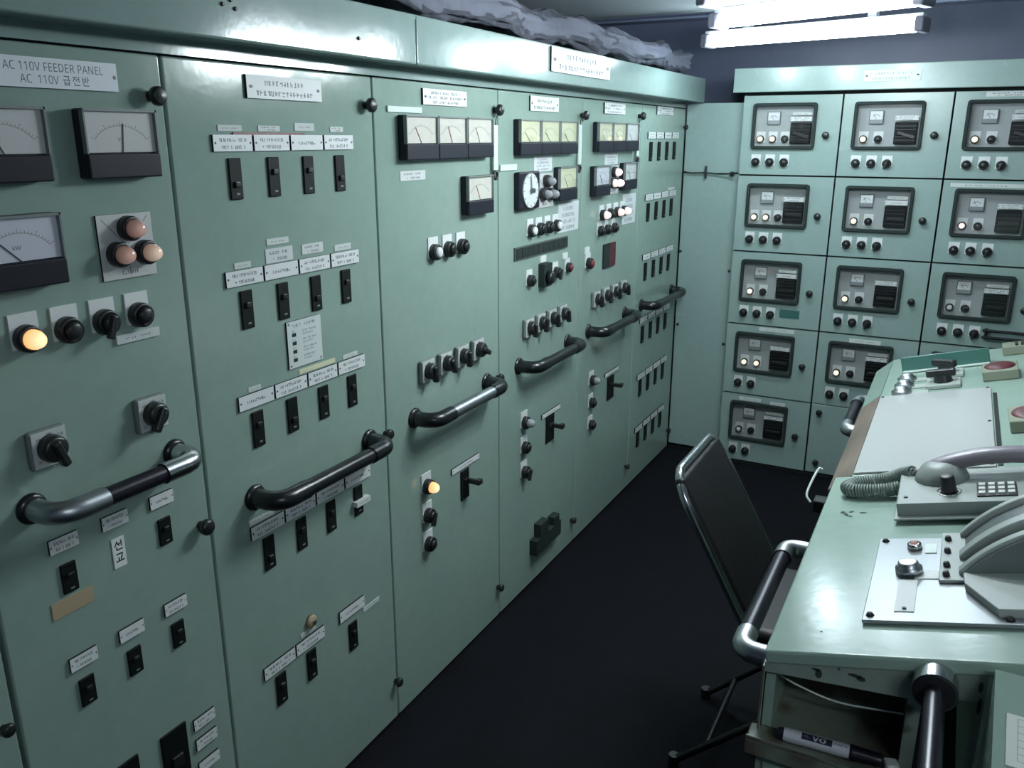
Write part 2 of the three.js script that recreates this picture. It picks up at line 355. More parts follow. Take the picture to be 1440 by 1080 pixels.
function lampTrio(p, u, y, kinds, w = 0.109, h = 0.110) {
  const t = place(obj('lamp_plate', cached('lp' + w + h, () => flat(w, h, 0.004)), faced(canvasTex(128, 128, (g) => {
    g.fillStyle = '#c4c6c4'; g.fillRect(0, 0, 128, 128); g.strokeStyle = '#6a6e6e'; g.lineWidth = 1.5;
    for (const [x, yy] of [[10, 8], [118, 8], [64, 122]]) { g.beginPath(); g.moveTo(64, 64); g.lineTo(x, yy); g.stroke(); } marks(g, 45, 85, 112, 8, '#4a4e50');
  })), p), u, y);
  [[0.004, 0.030], [-0.023, -0.012], [0.032, -0.014]].forEach(([a, b], i) => {
    const z = obj('lamp_bezel', G.bezel, M.black, t); z.position.set(a, b, 0.004); z.scale.setScalar(1.05);
    const l = obj('lens', G.dome, M[CAPS[kinds[i]]], t); l.position.set(a, b, 0.004); l.scale.setScalar(1.05);
  });
  return t;
}
// grab rail standing off a panel: bar, two elbows, two flanges
function grabRail(p, u0, u1, y, bar, e0, e1, out = 0.070, r = 0.0185) {
  const b = obj('grab_rail', new THREE.CylinderGeometry(r, r, u1 - u0 - 0.10, 20, 1).rotateZ(Math.PI / 2), bar, p); place(b, (u0 + u1) / 2, y, out);
  const h = (u1 - u0) / 2;
  for (const [s, m] of [[-1, e0], [1, e1]]) {
    obj('elbow', bent([[s * h, 0, -out], [s * h, 0, 0], [s * (h - 0.085), 0, 0]], r * 1.16, 0.045, 16), m, b);
    const f = obj('flange', lathe([[0, 0.012], [r * 1.25, 0.012], [r * 1.6, 0.004], [r * 1.6, 0], [0, 0]], 20), M.railBlack, b); f.position.set(s * h, 0, -out);
  }
  return b;
}
function keyTag(p, u, y, long = 0.13) {
  const t = place(obj('key_tag', new RoundedBoxGeometry(0.026, long, 0.006, 2, 0.002).translate(0, -long / 2 - 0.03, 0.012), M.clearStrip, p), u, y);
  obj('tag_string', tube([[0.012, 0.008, 0.018], [0.002, -0.01, 0.014], [0, -0.034, 0.013]], 0.0018, 10, 6), M.cable, t);
  obj('key_ring', new THREE.TorusGeometry(0.011, 0.0045, 8, 16).translate(0, -long - 0.045, 0.012), M.black, t);
  return t;
}

// ---------------------------------------------------------------- switchboard panels
const TOP = 1.787, DEPTH = 0.55;
function cabinet(z0, z1, label) {
  const w = z0 - z1, t = thing('switchboard_cabinet', label, 'switchboard', [0, 0, z0], Math.PI / 2, 'switchboard panels along the left side');
  obj('cabinet_body', box(0.001, w - 0.001, 0.0, TOP, -DEPTH, -0.022), M.gap, t);
  obj('door', box(0.0025, w - 0.0025, 0.012, TOP, -0.022, 0, 0.004), M.green, t);
  return t;
}
// next panel, cut by the left edge of the photo
{
  const t = cabinet(3.25, 2.628, 'switchboard panel cut off at the bottom left corner, left of the 110 volt feeder panel');
  doorKnob(t, 0.60, 0.722, 0.7);
}
// A: 110 V feeder panel
{
  const t = cabinet(2.625, 2.188, 'switchboard panel titled AC 110V FEEDER PANEL with an amber lamp and large meters');
  plate(t, 0.231, 1.744, 0.219, 0.044, feederTitle, 'title_plate', 0.006);
  doorKnob(t, 0.407, 1.718); doorKnob(t, 0.410, 0.899); doorKnob(t, 0.407, 0.14, 0.9);
  meter(t, 0.118, 1.639, 0, 0.45); meter(t, 0.321, 1.639, 0, -0.12); meter(t, 0.118, 1.482, 2, 0.8);
  lampTrio(t, 0.321, 1.469, ['pink', 'pink', 'pale']);
  ['amber', 'black', 'selector', 'black'].forEach((k, i) => button(t, 0.117 + i * 0.0695, 1.347, k, 1.08));
  plate(t, 0.320, 1.310, 0.090, 0.016, SMALL[0]);
  rotary(t, 0.120, 1.165, 0.35); rotary(t, 0.322, 1.164, -0.5);
  grabRail(t, 0.081, 0.369, 1.070, M.rail, M.brushed, M.chrome, 0.070, 0.0165);
  [0.123, 0.223, 0.325].forEach((u, i) => plate(t, u, 0.990, 0.053, 0.026, LABELS[i]));
  breaker(t, 0.124, 0.924, 0.029, 0.055); breaker(t, 0.325, 0.924, 0.029, 0.055);
  plate(t, 0.224, 0.925, 0.026, 0.058, bridgeTag, 'paper_tag', 0.002);
  plate(t, 0.124, 0.874, 0.078, 0.030, M.stickerBrown, 'paper_tag', 0.002);
  [0.125, 0.225, 0.327].forEach((u, i) => { plate(t, u, 0.762, 0.053, 0.026, LABELS[(i + 1) % 4]); breaker(t, u - 0.001, 0.698, 0.030, 0.055); });
  breaker(t, 0.284, 0.40, 0.063, 0.20); breaker(t, 0.176, 0.44, 0.05, 0.13);
  [0.472, 0.423, 0.366].forEach((y, i) => plate(t, 0.362, y, 0.055, 0.026, LABELS[i]));
}
// B: feeder panel with five rows of breakers
{
  const t = cabinet(2.188, 1.580, 'switchboard panel with five rows of black breakers and a white instruction chart');
  plate(t, 0.307, 1.746, 0.222, 0.044, TITLES[1], 'title_plate', 0.006);
  doorKnob(t, 0.577, 1.722); doorKnob(t, 0.598, 0.897, 0.85); doorKnob(t, 0.596, 0.136, 0.8);
  const us = [0.149, 0.256, 0.363, 0.470];
  [[1.639, 1.571], [1.377, 1.310], [1.117, 1.050], [0.821, 0.756]].forEach(([yl, yb], r) => us.forEach((u, i) => {
    plate(t, u + 0.003 * (r > 1), yl, 0.101, 0.031, LABELS[(r + i) % 4]);
    breaker(t, u + 0.002 * (r > 1), yb, 0.033, 0.080, (r + i) % 3 ? 1 : -1);
  }));
  plate(t, 0.255, 1.656, 0.205, 0.006, M.capRed, 'red_strip', 0.004);
  us.forEach((u, i) => plate(t, u - 0.002, 1.667 + (i === 2) * 0.004, i === 3 ? 0.045 : 0.062, 0.011 + (i === 2) * 0.005, SMALL[i % 2], 'paper_tag', 0.0015));
  [[0.149, 1.401, 0.045, 0.012, 0], [0.254, 1.439, 0.066, 0.013, 0], [0.256, 1.410, 0.082, 0.030, 1], [0.362, 1.412, 0.070, 0.022, 1], [0.467, 1.403, 0.060, 0.014, 0],
    [0.152, 1.140, 0.036, 0.010, 0], [0.473, 1.140, 0.056, 0.010, 0], [0.139, 0.846, 0.075, 0.012, 0], [0.505, 0.436, 0.07, 0.013, 0], [0.478, 0.752, 0.056, 0.014, 0], [0.256, 0.494, 0.052, 0.012, 0]]
    .forEach(([u, y, w, h, k]) => plate(t, u, y, w, h, SMALL[k], 'paper_tag', u === 0.478 ? 0.016 : 0.0015));
  plate(t, 0.353, 1.141, 0.125, 0.011, M.stickerYellow, 'paper_tag', 0.0015);
  plate(t, 0.314, 1.208, 0.112, 0.106, chartFace, 'instruction_chart', 0.004);
  grabRail(t, 0.125, 0.530, 0.900, M.railBlack, M.railBlack, M.railBlack);
  [0.152, 0.259, 0.421].forEach((u, i) => { plate(t, u, 0.467, 0.101, 0.031, LABELS[i]); breaker(t, u, 0.400 - (i === 2) * 0.012, 0.033, 0.080); });
  const r = place(obj('key_lock', lathe([[0, 0.012], [0.012, 0.012], [0.016, 0.008], [0.017, 0], [0, 0]], 18), M.stickerBrown, t), 0.266, 0.517);
  obj('lock_core', cyl(0.006, 0.006, 0.016), M.brushed, r);
}
const three = (t, y, kinds, angs) => kinds.forEach((k, i) => meter(t, 0.171 + i * 0.150, y, k, angs[i], 0.147, 0.110));
// C: panel with three meters and a chrome rail
{
  const t = cabinet(1.580, 0.957, 'switchboard panel with three meters, a fourth below, and an amber lamp low down');
  plate(t, 0.319, 1.752, 0.220, 0.040, TITLES[0], 'title_plate', 0.006);
  plate(t, 0.129, 1.717, 0.150, 0.014, M.clearStrip, 'label_strip');
  three(t, 1.649, [1, 1, 1], [0.6, 0.45, 0.5]); meter(t, 0.470, 1.489, 1, 0.5, 0.147, 0.110);
  plate(t, 0.159, 1.555, 0.115, 0.024, SMALL[1], 'paper_tag', 0.0015);
  doorKnob(t, 0.597, 1.728); doorKnob(t, 0.606, 0.897, 0.85); doorKnob(t, 0.605, 0.128, 0.8); keyTag(t, 0.583, 1.715);
  ['white', 'black', 'black'].forEach((k, i) => button(t, 0.243 + i * 0.073, 1.347, k, 1.1));
  [0.187, 0.281, 0.375, 0.469].forEach((u, i) => rotary(t, u, 1.023, [0.2, 0.5, 0.1, 1.1][i]));
  grabRail(t, 0.130, 0.537, 0.898, M.brushed, M.railBlack, M.railBlack);
  ['amber', 'selector', 'black'].forEach((k, i) => button(t, 0.176, 0.676 - i * 0.092, k, 1.1));
  plate(t, 0.397, 0.668, 0.166, 0.018, LABELS[2]); breaker(t, 0.392, 0.601, 0.048, 0.098, 1, 1);
}
// D: synchroscope panel
{
  const t = cabinet(0.957, 0.310, 'switchboard panel with a round white synchroscope dial below three meters');
  plate(t, 0.314, 1.756, 0.216, 0.046, TITLES[1], 'title_plate', 0.006);
  three(t, 1.650, [3, 3, 3], [0.9, 0.9, 0.9]);
  const s = place(obj('synchroscope', flat(0.148, 0.120, 0.022, 0.006), M.meterBlack, t), 0.175, 1.484);
  obj('dial', cyl(0.055, 0.055, 0.004, 32), new THREE.MeshPhysicalMaterial({ color: C(208, 214, 210), roughness: 0.45 }), s).position.z = 0.022;
  const nd = obj('needle', join([new THREE.BoxGeometry(0.006, 0.052, 0.003).translate(0, 0.020, 0), cyl(0.010, 0.007, 0.012, 16)]), M.brushed, s); nd.position.z = 0.028; nd.rotation.z = 0.15;
  obj('tick_ring', join(Array.from({ length: 12 }, (_, i) => new THREE.BoxGeometry(0.0016, 0.007, 0.0008).translate(0, 0.049, 0).rotateZ(i * Math.PI / 6))), M.needle, s).position.z = 0.0264;
  plate(t, 0.314, 1.565, 0.140, 0.050, FORM, 'paper_tag', 0.0015); plate(t, 0.06, 1.560, 0.11, 0.018, M.clearStrip, 'label_strip');
  lampTrio(t, 0.323, 1.477, ['clear', 'clear', 'clear'], 0.130, 0.114); meter(t, 0.473, 1.493, 3, 0.7, 0.150, 0.116);
  plate(t, 0.533, 1.372, 0.180, 0.105, FORM, 'paper_notice', 0.0015);
  doorKnob(t, 0.630, 1.727); doorKnob(t, 0.617, 0.118, 0.8); keyTag(t, 0.597, 1.725, 0.14);
  ['white', 'black', 'black', 'white'].forEach((k, i) => button(t, 0.216 + i * 0.067, 1.350, k, 1.05));
  const dk = plate(t, 0.312, 1.283, 0.420, 0.042, M.darkPlate, 'dark_label_strip', 0.006);
  for (let i = 0; i < 10; i++) obj('label_segment', flat(0.036, 0.034, 0.002), M.frameDark, dk).position.set(-0.186 + i * 0.0412, 0, 0.006);
  button(t, 0.212, 1.182, 'black'); const bx = plate(t, 0.318, 1.188, 0.062, 0.080, M.frameDark, 'switch_box', 0.024); obj('box_knob', G.rotBase, M.capBlack, bx).position.set(0, -0.008, 0.024);
  plate(t, 0.318, 1.243, 0.045, 0.022, M.legend, 'paper_tag'); button(t, 0.423, 1.182, 'selector'); button(t, 0.530, 1.186, 'red', 0.9); plate(t, 0.505, 1.232, 0.040, 0.022, M.legend, 'paper_tag');
  [0.197, 0.289, 0.382, 0.475].forEach((u, i) => rotary(t, u, 1.022, [0.1, -0.1, 0.1, 0.2][i]));
  grabRail(t, 0.138, 0.545, 0.898, M.railBlack, M.railBlack, M.railBlack);
  ['clear', 'black', 'selector'].forEach((k, i) => button(t, 0.179, 0.682 - i * 0.094, k, 1.1));
  plate(t, 0.402, 0.658, 0.160, 0.016, LABELS[2]); breaker(t, 0.396, 0.592, 0.070, 0.105, 1, 1);
  const low = plate(t, 0.345, 0.165, 0.22, 0.06, M.frameDark, 'low_box', 0.03); obj('box_post', flat(0.07, 0.06, 0.03, 0.004), M.frameDark, low).position.set(-0.04, 0.055, 0); obj('box_post', flat(0.05, 0.04, 0.03, 0.004), M.frameDark, low).position.set(0.07, 0.045, 0);
}
// E
{
  const t = cabinet(0.310, -0.336, 'switchboard panel with three meters and rows of lit white lamps, second from the far end');
  plate(t, 0.311, 1.760, 0.225, 0.040, TITLES[2], 'title_plate', 0.006);
  three(t, 1.652, [3, 3, 0], [0.9, 0.9, 0.9]); meter(t, 0.154, 1.488, 2, 0.6, 0.150, 0.114); meter(t, 0.467, 1.495, 0, 0.6, 0.147, 0.110);
  lampTrio(t, 0.309, 1.486, ['rose', 'rose', 'rose'], 0.130, 0.112); plate(t, 0.298, 1.571, 0.140, 0.050, FORM, 'paper_tag', 0.0015);
  plate(t, 0.525, 1.356, 0.160, 0.126, FORM, 'paper_notice', 0.0015);
  doorKnob(t, 0.604, 1.738); keyTag(t, 0.575, 1.722, 0.12);
  ['rose', 'black', 'rose', 'rose'].forEach((k, i) => button(t, 0.206 + i * 0.078, 1.353, k, 1.05));
  [0.189, 0.262, 0.341].forEach(u => button(t, u, 1.291, 'black'));
  const rg = plate(t, 0.270, 1.182, 0.066, 0.098, M.frameDark, 'mechanism_plate', 0.006); plate(t, 0.338, 1.182, 0.066, 0.098, M.redLens, 'red_flag_plate', 0.006);
  button(t, 0.078, 1.176, 'red', 1.1); plate(t, 0.066, 1.228, 0.040, 0.026, M.legend, 'paper_tag');
  [0.157, 0.262, 0.362, 0.465].forEach((u, i) => rotary(t, u, 1.021, [0.1, -0.2, 0.1, 0.2][i]));
  grabRail(t, 0.106, 0.523, 0.897, M.railBlack, M.railBlack, M.railBlack);
  ['clear', 'black', 'black'].forEach((k, i) => button(t, 0.150, 0.680 - i * 0.098, k, 1.05));
  plate(t, 0.384, 0.660, 0.165, 0.016, LABELS[2]); breaker(t, 0.373, 0.590, 0.075, 0.105, 1, 1);
  doorKnob(t, 0.61, 0.13, 0.8);
}
// F: last panel, six rows of breakers
{
  const t = cabinet(-0.336, -0.982, 'last switchboard panel at the far corner with six rows of narrow breakers');
  plate(t, 0.309, 1.768, 0.240, 0.036, TITLES[2], 'title_plate', 0.005);
  [[1.660, 1.590], [1.389, 1.321], [1.118, 1.049], [0.821, 0.748], [0.543, 0.482], [0.274, 0.217]].forEach(([yl, yb], r) => [0.134, 0.250, 0.367, 0.482].forEach((u, i) => {
    plate(t, u, yl, 0.104, 0.027, LABELS[(r + i) % 4]); breaker(t, u - 0.004, yb, 0.038, 0.083, (r * 2 + i) % 3 ? 1 : -1);
  }));
  plate(t, 0.47, 1.411, 0.10, 0.013, SMALL[0], 'paper_tag', 0.0015);
  grabRail(t, 0.094, 0.555, 0.896, M.railBlack, M.railBlack, M.railBlack);
  doorKnob(t, 0.62, 0.11, 0.8); doorKnob(t, 0.622, 1.70, 0.7);
}

// ---------------------------------------------------------------- canopy over the switchboard
{
  const t = thing('switchboard_canopy', 'long pale green canopy running above all the switchboard panels', 'canopy', [0, 0, -0.98]);
  const zs = [0, 2.50, 4.20];
  for (let i = 0; i < 2; i++) obj('fascia_panel', box(0.075, 0.090, 1.815, 1.924, zs[i] + 0.0015, zs[i + 1] - 0.0015, 0.004), M.fascia, t);
  obj('underside', box(-0.02, 0.080, 1.817, 1.825, 0.0, 4.2), M.fascia, t);
  obj('header_strip', box(-0.02, -0.001, 1.7905, 1.817, 0.0, 4.2), M.fascia, t);
  obj('top_sheet', box(-0.55, 0.088, 1.914, 1.924, 0.0, 4.2), M.fascia, t);
  obj('end_plate', box(-0.10, 0.088, 1.818, 1.922, -0.006, 0.006), M.fascia, t);
  const p = obj('title_plate', new THREE.BoxGeometry(0.49, 0.072, 0.006), TITLES[1], t); p.rotation.y = Math.PI / 2; p.position.set(0.094, 1.883, 1.525);
  for (const [y, z] of [[1.872, 3.10], [1.881, 3.08], [1.868, 3.07], [1.852, 2.72], [1.906, 3.35]]) { const b = obj('screw', cyl(0.004, 0.003, 0.004, 8), M.screw, t); b.rotation.y = Math.PI / 2; b.position.set(0.090, y, z); }
}
// lagged pipes and cable bundle on top of the canopy
{
  const wrap = (name, label, x, y, z0, z1, r, seed) => {
    const n = 160, g = tube(Array.from({ length: 15 }, (_, i) => [x + 0.012 * Math.sin(i * 1.7 + seed), y + 0.010 * Math.sin(i * 2.3 + seed), z0 + (z1 - z0) * i / 14]), r, n, 28);
    const p = g.attributes.position, c = new THREE.Vector3();
    for (let i = 0; i < p.count; i++) {
      const z = p.getZ(i), a = Math.atan2(p.getY(i) - y, p.getX(i) - x), k = 0.62 + 0.75 * fbm((a + 4) / 8, (z + 3) / 8, 40, seed) + 0.16 * Math.max(0, Math.sin(z * 17 + seed)) + 0.10 * Math.sin(a * 5 + z * 9);
      p.setX(i, x + (p.getX(i) - x) * k); p.setY(i, y + (p.getY(i) - y) * k);
    }
    g.computeVertexNormals(); metricUV(g);
    const m = obj(name, g, M.lagging); m.userData = { label, category: 'pipe', group: 'lagged pipes above the switchboard' };
    return m;
  };
  wrap('lagged_pipe', 'grey lagged pipe lying along the front edge of the canopy top', 0.015, 1.994, -0.82, 1.70, 0.042, 3);
  wrap('lagged_pipe', 'grey lagged pipe lying behind the front pipe on the canopy', -0.13, 2.004, -0.85, 2.6, 0.050, 9);
  wrap('lagged_pipe', 'grey lagged pipe farthest back on top of the canopy', -0.29, 2.014, -0.90, 3.0, 0.055, 15);
}

// ---------------------------------------------------------------- corner filler between switchboard and starter cabinets
{
  const t = thing('filler_panel', 'plain pale green panel filling the corner between switchboard and starter cabinets', 'panel', [0, 0, -0.985]);
  obj('upper_sheet', box(0.004, 0.290, 1.482, 1.812, -0.02, 0, 0.003), M.starter, t);
  obj('lower_sheet', box(0.004, 0.290, 0.03, 1.478, -0.02, 0, 0.003), M.starter, t);
  obj('backing', box(0.002, 0.288, 0, 1.80, -0.06, -0.021), M.gap, t);
  for (const [x, y] of [[0.012, 1.085], [0.018, 0.70], [0.27, 1.0], [0.268, 0.62]]) { const s = obj('bolt', lathe([[0, 0.006], [0.006, 0.005], [0.008, 0], [0, 0]], 10), M.screw, t); s.position.set(x, y, 0); }
  const c = tube([[0.006, 1.487, 0.014], [0.05, 1.480, 0.016], [0.12, 1.483, 0.016], [0.20, 1.478, 0.018], [0.285, 1.486, 0.05]], 0.004, 30, 6);
  const w = obj('tie_cable', c, M.cable, t); obj('cable_clip', join([box(0.118, 0.124, 1.455, 1.515, 0.0, 0.022), box(0.245, 0.262, 1.470, 1.490, 0.0, 0.03, 0.003)]), M.cable, w);
}

// ---------------------------------------------------------------- motor starter cabinets: 5 rows, 3 columns
const MZ = -0.93, MX = [0.2925, 0.7392, 1.1859], MW = 0.4465, MY = [1.844, 1.479, 1.114, 0.749, 0.384], MH = 0.365;
const meterSmall = new THREE.MeshPhysicalMaterial({ roughness: 0.4, map: canvasTex(96, 96, (g) => {
  g.fillStyle = '#dde1e1'; g.fillRect(0, 0, 96, 96); g.strokeStyle = '#55595c'; g.lineWidth = 2; g.beginPath(); g.arc(48, 62, 34, Math.PI * 1.2, Math.PI * 1.8); g.stroke();
  for (let i = 0; i < 7; i++) { const a = Math.PI * (1.2 + 0.1 * i); g.beginPath(); g.moveTo(48 + 30 * Math.cos(a), 62 + 30 * Math.sin(a)); g.lineTo(48 + 38 * Math.cos(a), 62 + 38 * Math.sin(a)); g.stroke(); }
  g.fillStyle = '#8a9092'; g.fillRect(0, 66, 96, 30);
}) });
const ordinalRow = ['top', 'second', 'third', 'fourth', 'bottom'], ordinalCol = ['left', 'middle', 'right'];
const FRAME = (() => { // window bezel: rounded ring
  const w = 0.284, h = 0.202, s = new THREE.Shape(), q = (p, W, H, r) => { p.moveTo(-W + r, -H); p.lineTo(W - r, -H); p.quadraticCurveTo(W, -H, W, -H + r); p.lineTo(W, H - r); p.quadraticCurveTo(W, H, W - r, H); p.lineTo(-W + r, H); p.quadraticCurveTo(-W, H, -W, H - r); p.lineTo(-W, -H + r); p.quadraticCurveTo(-W, -H, -W + r, -H); };
  q(s, w / 2, h / 2, 0.014); const o = new THREE.Path(); q(o, w / 2 - 0.010, h / 2 - 0.010, 0.006); s.holes.push(o);
  return new THREE.ExtrudeGeometry(s, { depth: 0.016, bevelEnabled: true, bevelThickness: 0.002, bevelSize: 0.002, bevelSegments: 1, curveSegments: 5 });
})();
const DOORHOLE = (() => {
  const s = new THREE.Shape(), W = MW - 0.005, H = MH - 0.005; s.moveTo(0.0025, 0.0025); s.lineTo(W, 0.0025); s.lineTo(W, H); s.lineTo(0.0025, H); s.closePath();
  const o = new THREE.Path(), x0 = 0.060, x1 = 0.330, y0 = 0.130, y1 = 0.316; o.moveTo(x0, y0); o.lineTo(x0, y1); o.lineTo(x1, y1); o.lineTo(x1, y0); o.closePath(); s.holes.push(o);
  return metricUV(new THREE.ExtrudeGeometry(s, { depth: 0.016, bevelEnabled: true, bevelThickness: 0.002, bevelSize: 0.0, bevelSegments: 1 }).translate(0, 0, -0.018));
})();
function starter(r, c, o) {
  const t = thing('starter_cabinet', o.label, 'cabinet', [MX[c], MY[r] - MH, MZ], 0, 'motor starter cabinets');
  obj('cabinet_body', box(0, MW, 0, MH, -0.45, -0.06), M.gap, t);
  if (o.plain) {
    obj('door', box(0.0025, MW - 0.0025, 0.0025, MH - 0.0025, -0.018, 0, 0.003), M.starter, t);
    doorKnob(t, 0.042, 0.325, 0.9); doorKnob(t, 0.050, 0.062, 0.9);
    obj('door_rim', join([box(0, MW, 0, 0.01, -0.06, -0.02), box(0, MW, MH - 0.01, MH, -0.06, -0.02)]), M.gap, t);
    return;
  }
  obj('door', DOORHOLE, M.starter, t);
  const wx = 0.195, wy = 0.223;
  place(obj('window_frame', FRAME, M.frameDark, t), wx, wy);
  obj('window_glass', new THREE.BoxGeometry(0.268, 0.186, 0.002), M.window, t).position.set(wx, wy, 0.013);
  obj('inner_plate', box(0.010, MW - 0.01, 0.09, 0.34, -0.040, -0.032), M.innerPlate, t);
  const Z = -0.032;
  const m = place(obj('analog_meter', flat(0.060, 0.058, 0.014, 0.003), M.bezelGrey, t), wx - 0.052, wy + 0.036, Z);
  obj('dial', new THREE.BoxGeometry(0.052, 0.052, 0.001), meterSmall, m).position.z = 0.0145;
  const nd = obj('needle', new THREE.BoxGeometry(0.0015, 0.026, 0.001).translate(0, 0.013, 0), M.needle, m); nd.position.set(0, -0.008, 0.0155); nd.rotation.z = 0.5;
  o.lamps.forEach((k, i) => { const b = button(t, wx - 0.108 + i * 0.056 + (o.lamps.length > 2 ? 0 : 0.010 + i * 0.006), wy - 0.058, k, 0.85, 0.048, 0.058); b.position.z = Z + 0.003; });
  const b = place(obj('breaker', flat(0.092, 0.094, 0.030, 0.004), M.breakerBlack, t), wx + 0.075, wy - 0.032, Z);
  obj('breaker_handle', flat(0.075, 0.016, 0.009, 0.003), M.capBlack, b).position.set(0.004, -0.008, 0.030);
  if (r === 0) b.children[0].rotation.z = -0.3;
  const ridges = obj('breaker_ribs', join([-0.03, -0.015, 0.015, 0.03].map(y => box(-0.042, 0.042, y - 0.002, y + 0.002, 0.029, 0.033))), M.black, b);
  const lp = place(obj('label_plate', flat(0.094, 0.020, 0.006), LABELS[(r + c) % 4], t), wx + 0.075, wy + 0.032, Z + 0.024);
  if ((r + c) % 2 === 0) place(obj('label_plate', flat(0.086, 0.014, 0.006), SMALL[0], t), wx + 0.078, wy + 0.054, Z + 0.024);
  doorKnob(t, 0.386, 0.182, 0.95);
  o.buttons.forEach((k, i) => button(t, 0.079 + i * 0.0655, 0.060, k, 0.95, 0.046, 0.052));
  for (const [u, y, w, h, k] of o.tags ?? []) plate(t, u, y, w, h, k === 'g' ? M.greenBar : SMALL[k], 'paper_tag', 0.002);
}
const B3 = ['black', 'black', 'black'], B2 = ['black', 'black'], BS = ['black', 'black', 'selector'];
const starterOf = (r, c, rest) => `starter cabinet in the ${ordinalRow[r]} row and ${ordinalCol[c]} column${rest}`;
starter(0, 0, { lamps: ['warm', 'warm', 'black'], buttons: B3, label: starterOf(0, 0, ' with two white lamps lit') });
starter(1, 0, { lamps: ['warm', 'warm', 'black'], buttons: B3, label: starterOf(1, 0, ' with two white lamps lit') });
starter(2, 0, { lamps: ['warm', 'black'], buttons: B3, tags: [[0.300, 0.070, 0.094, 0.040, 'g']], label: starterOf(2, 0, ', dark green tag below its window') });
starter(3, 0, { lamps: ['warm', 'warm'], buttons: B2, tags: [[0.247, 0.347, 0.170, 0.018, 0]], label: starterOf(3, 0, ' with a narrow title strip') });
starter(4, 0, { lamps: ['white', 'black'], buttons: B2, tags: [[0.147, 0.340, 0.110, 0.018, 0], [0.285, 0.334, 0.074, 0.016, 0]], label: starterOf(4, 0, ', lamps unlit, behind the chair') });
starter(0, 1, { lamps: ['warm', 'black'], buttons: BS, label: starterOf(0, 1, ' under the cabinet title plate') });
starter(1, 1, { lamps: ['warm', 'black'], buttons: BS, label: starterOf(1, 1, ' with one lamp lit') });
starter(2, 1, { lamps: ['warm', 'black'], buttons: BS, label: starterOf(2, 1, ' with one yellowish lamp lit') });
starter(3, 1, { lamps: ['warm', 'black'], buttons: B2, tags: [[0.210, 0.336, 0.140, 0.020, 0]], label: starterOf(3, 1, ', partly hidden by the console') });
starter(4, 1, { plain: true, label: starterOf(4, 1, ', a plain door with two knobs') });
starter(0, 2, { lamps: ['warm', 'black'], buttons: BS, tags: [[0.20, 0.347, 0.17, 0.020, 1]], label: starterOf(0, 2, ' with a reddish white strip on top') });
starter(1, 2, { lamps: ['rose', 'black'], buttons: BS, tags: [[0.17, 0.340, 0.28, 0.016, 0]], label: starterOf(1, 2, ' with a long title strip') });
starter(2, 2, { lamps: ['white', 'black'], buttons: BS, label: starterOf(2, 2, ' with its white lamp off') });
starter(3, 2, { lamps: ['white', 'black'], buttons: B2, label: starterOf(3, 2, ', almost hidden behind the console') });
starter(4, 2, { plain: true, label: starterOf(4, 2, ', hidden low behind the console') });
{
  const t = thing('starter_canopy', 'pale green top trim of the starter cabinets with a white title plate', 'trim', [0.251, 1.850, MZ]);
  obj('fascia_panel', box(0, 1.40, 0.002, 0.109, 0.036, 0.05, 0.004), M.starter, t);
  obj('top_sheet', box(0, 1.40, 0.098, 0.108, -0.45, 0.042), M.starter, t);
  obj('recess_strip', box(0.04, 1.40, -0.006, 0.03, -0.05, -0.02), M.gap, t);
  obj('end_plate', box(0, 0.008, 0.004, 0.106, -0.45, 0.044), M.starter, t);
  const p = obj('title_plate', flat(0.226, 0.046, 0.005), faced(plateTexture(2, '#dcebe6', '#90a098')), t); p.position.set(0.681, 0.059, 0.05);
}
{
  const b = obj('base_plinth', box(0.30, 1.64, 0, 0.018, -1.38, MZ - 0.01), M.gap); b.userData = { label: 'dark plinth under the starter cabinets', category: 'plinth' };
}
{ // rail across the right-hand starters, standing off the doors
  const t = thing('starter_rail', 'dark double rail across the starter cabinet at the right edge of the photo', 'rail', [1.415, 0.817, MZ + 0.0005]);
  for (const y of [-0.015, 0.015]) obj('rail_bar', new THREE.CylinderGeometry(0.007, 0.007, 0.22, 12).rotateZ(Math.PI / 2).translate(0.12, y, 0.03), M.railBlack, t);
  for (const x of [0.02, 0.21]) obj('rail_bracket', box(x, x + 0.012, -0.022, 0.022, 0.0, 0.03), M.railBlack, t);
}

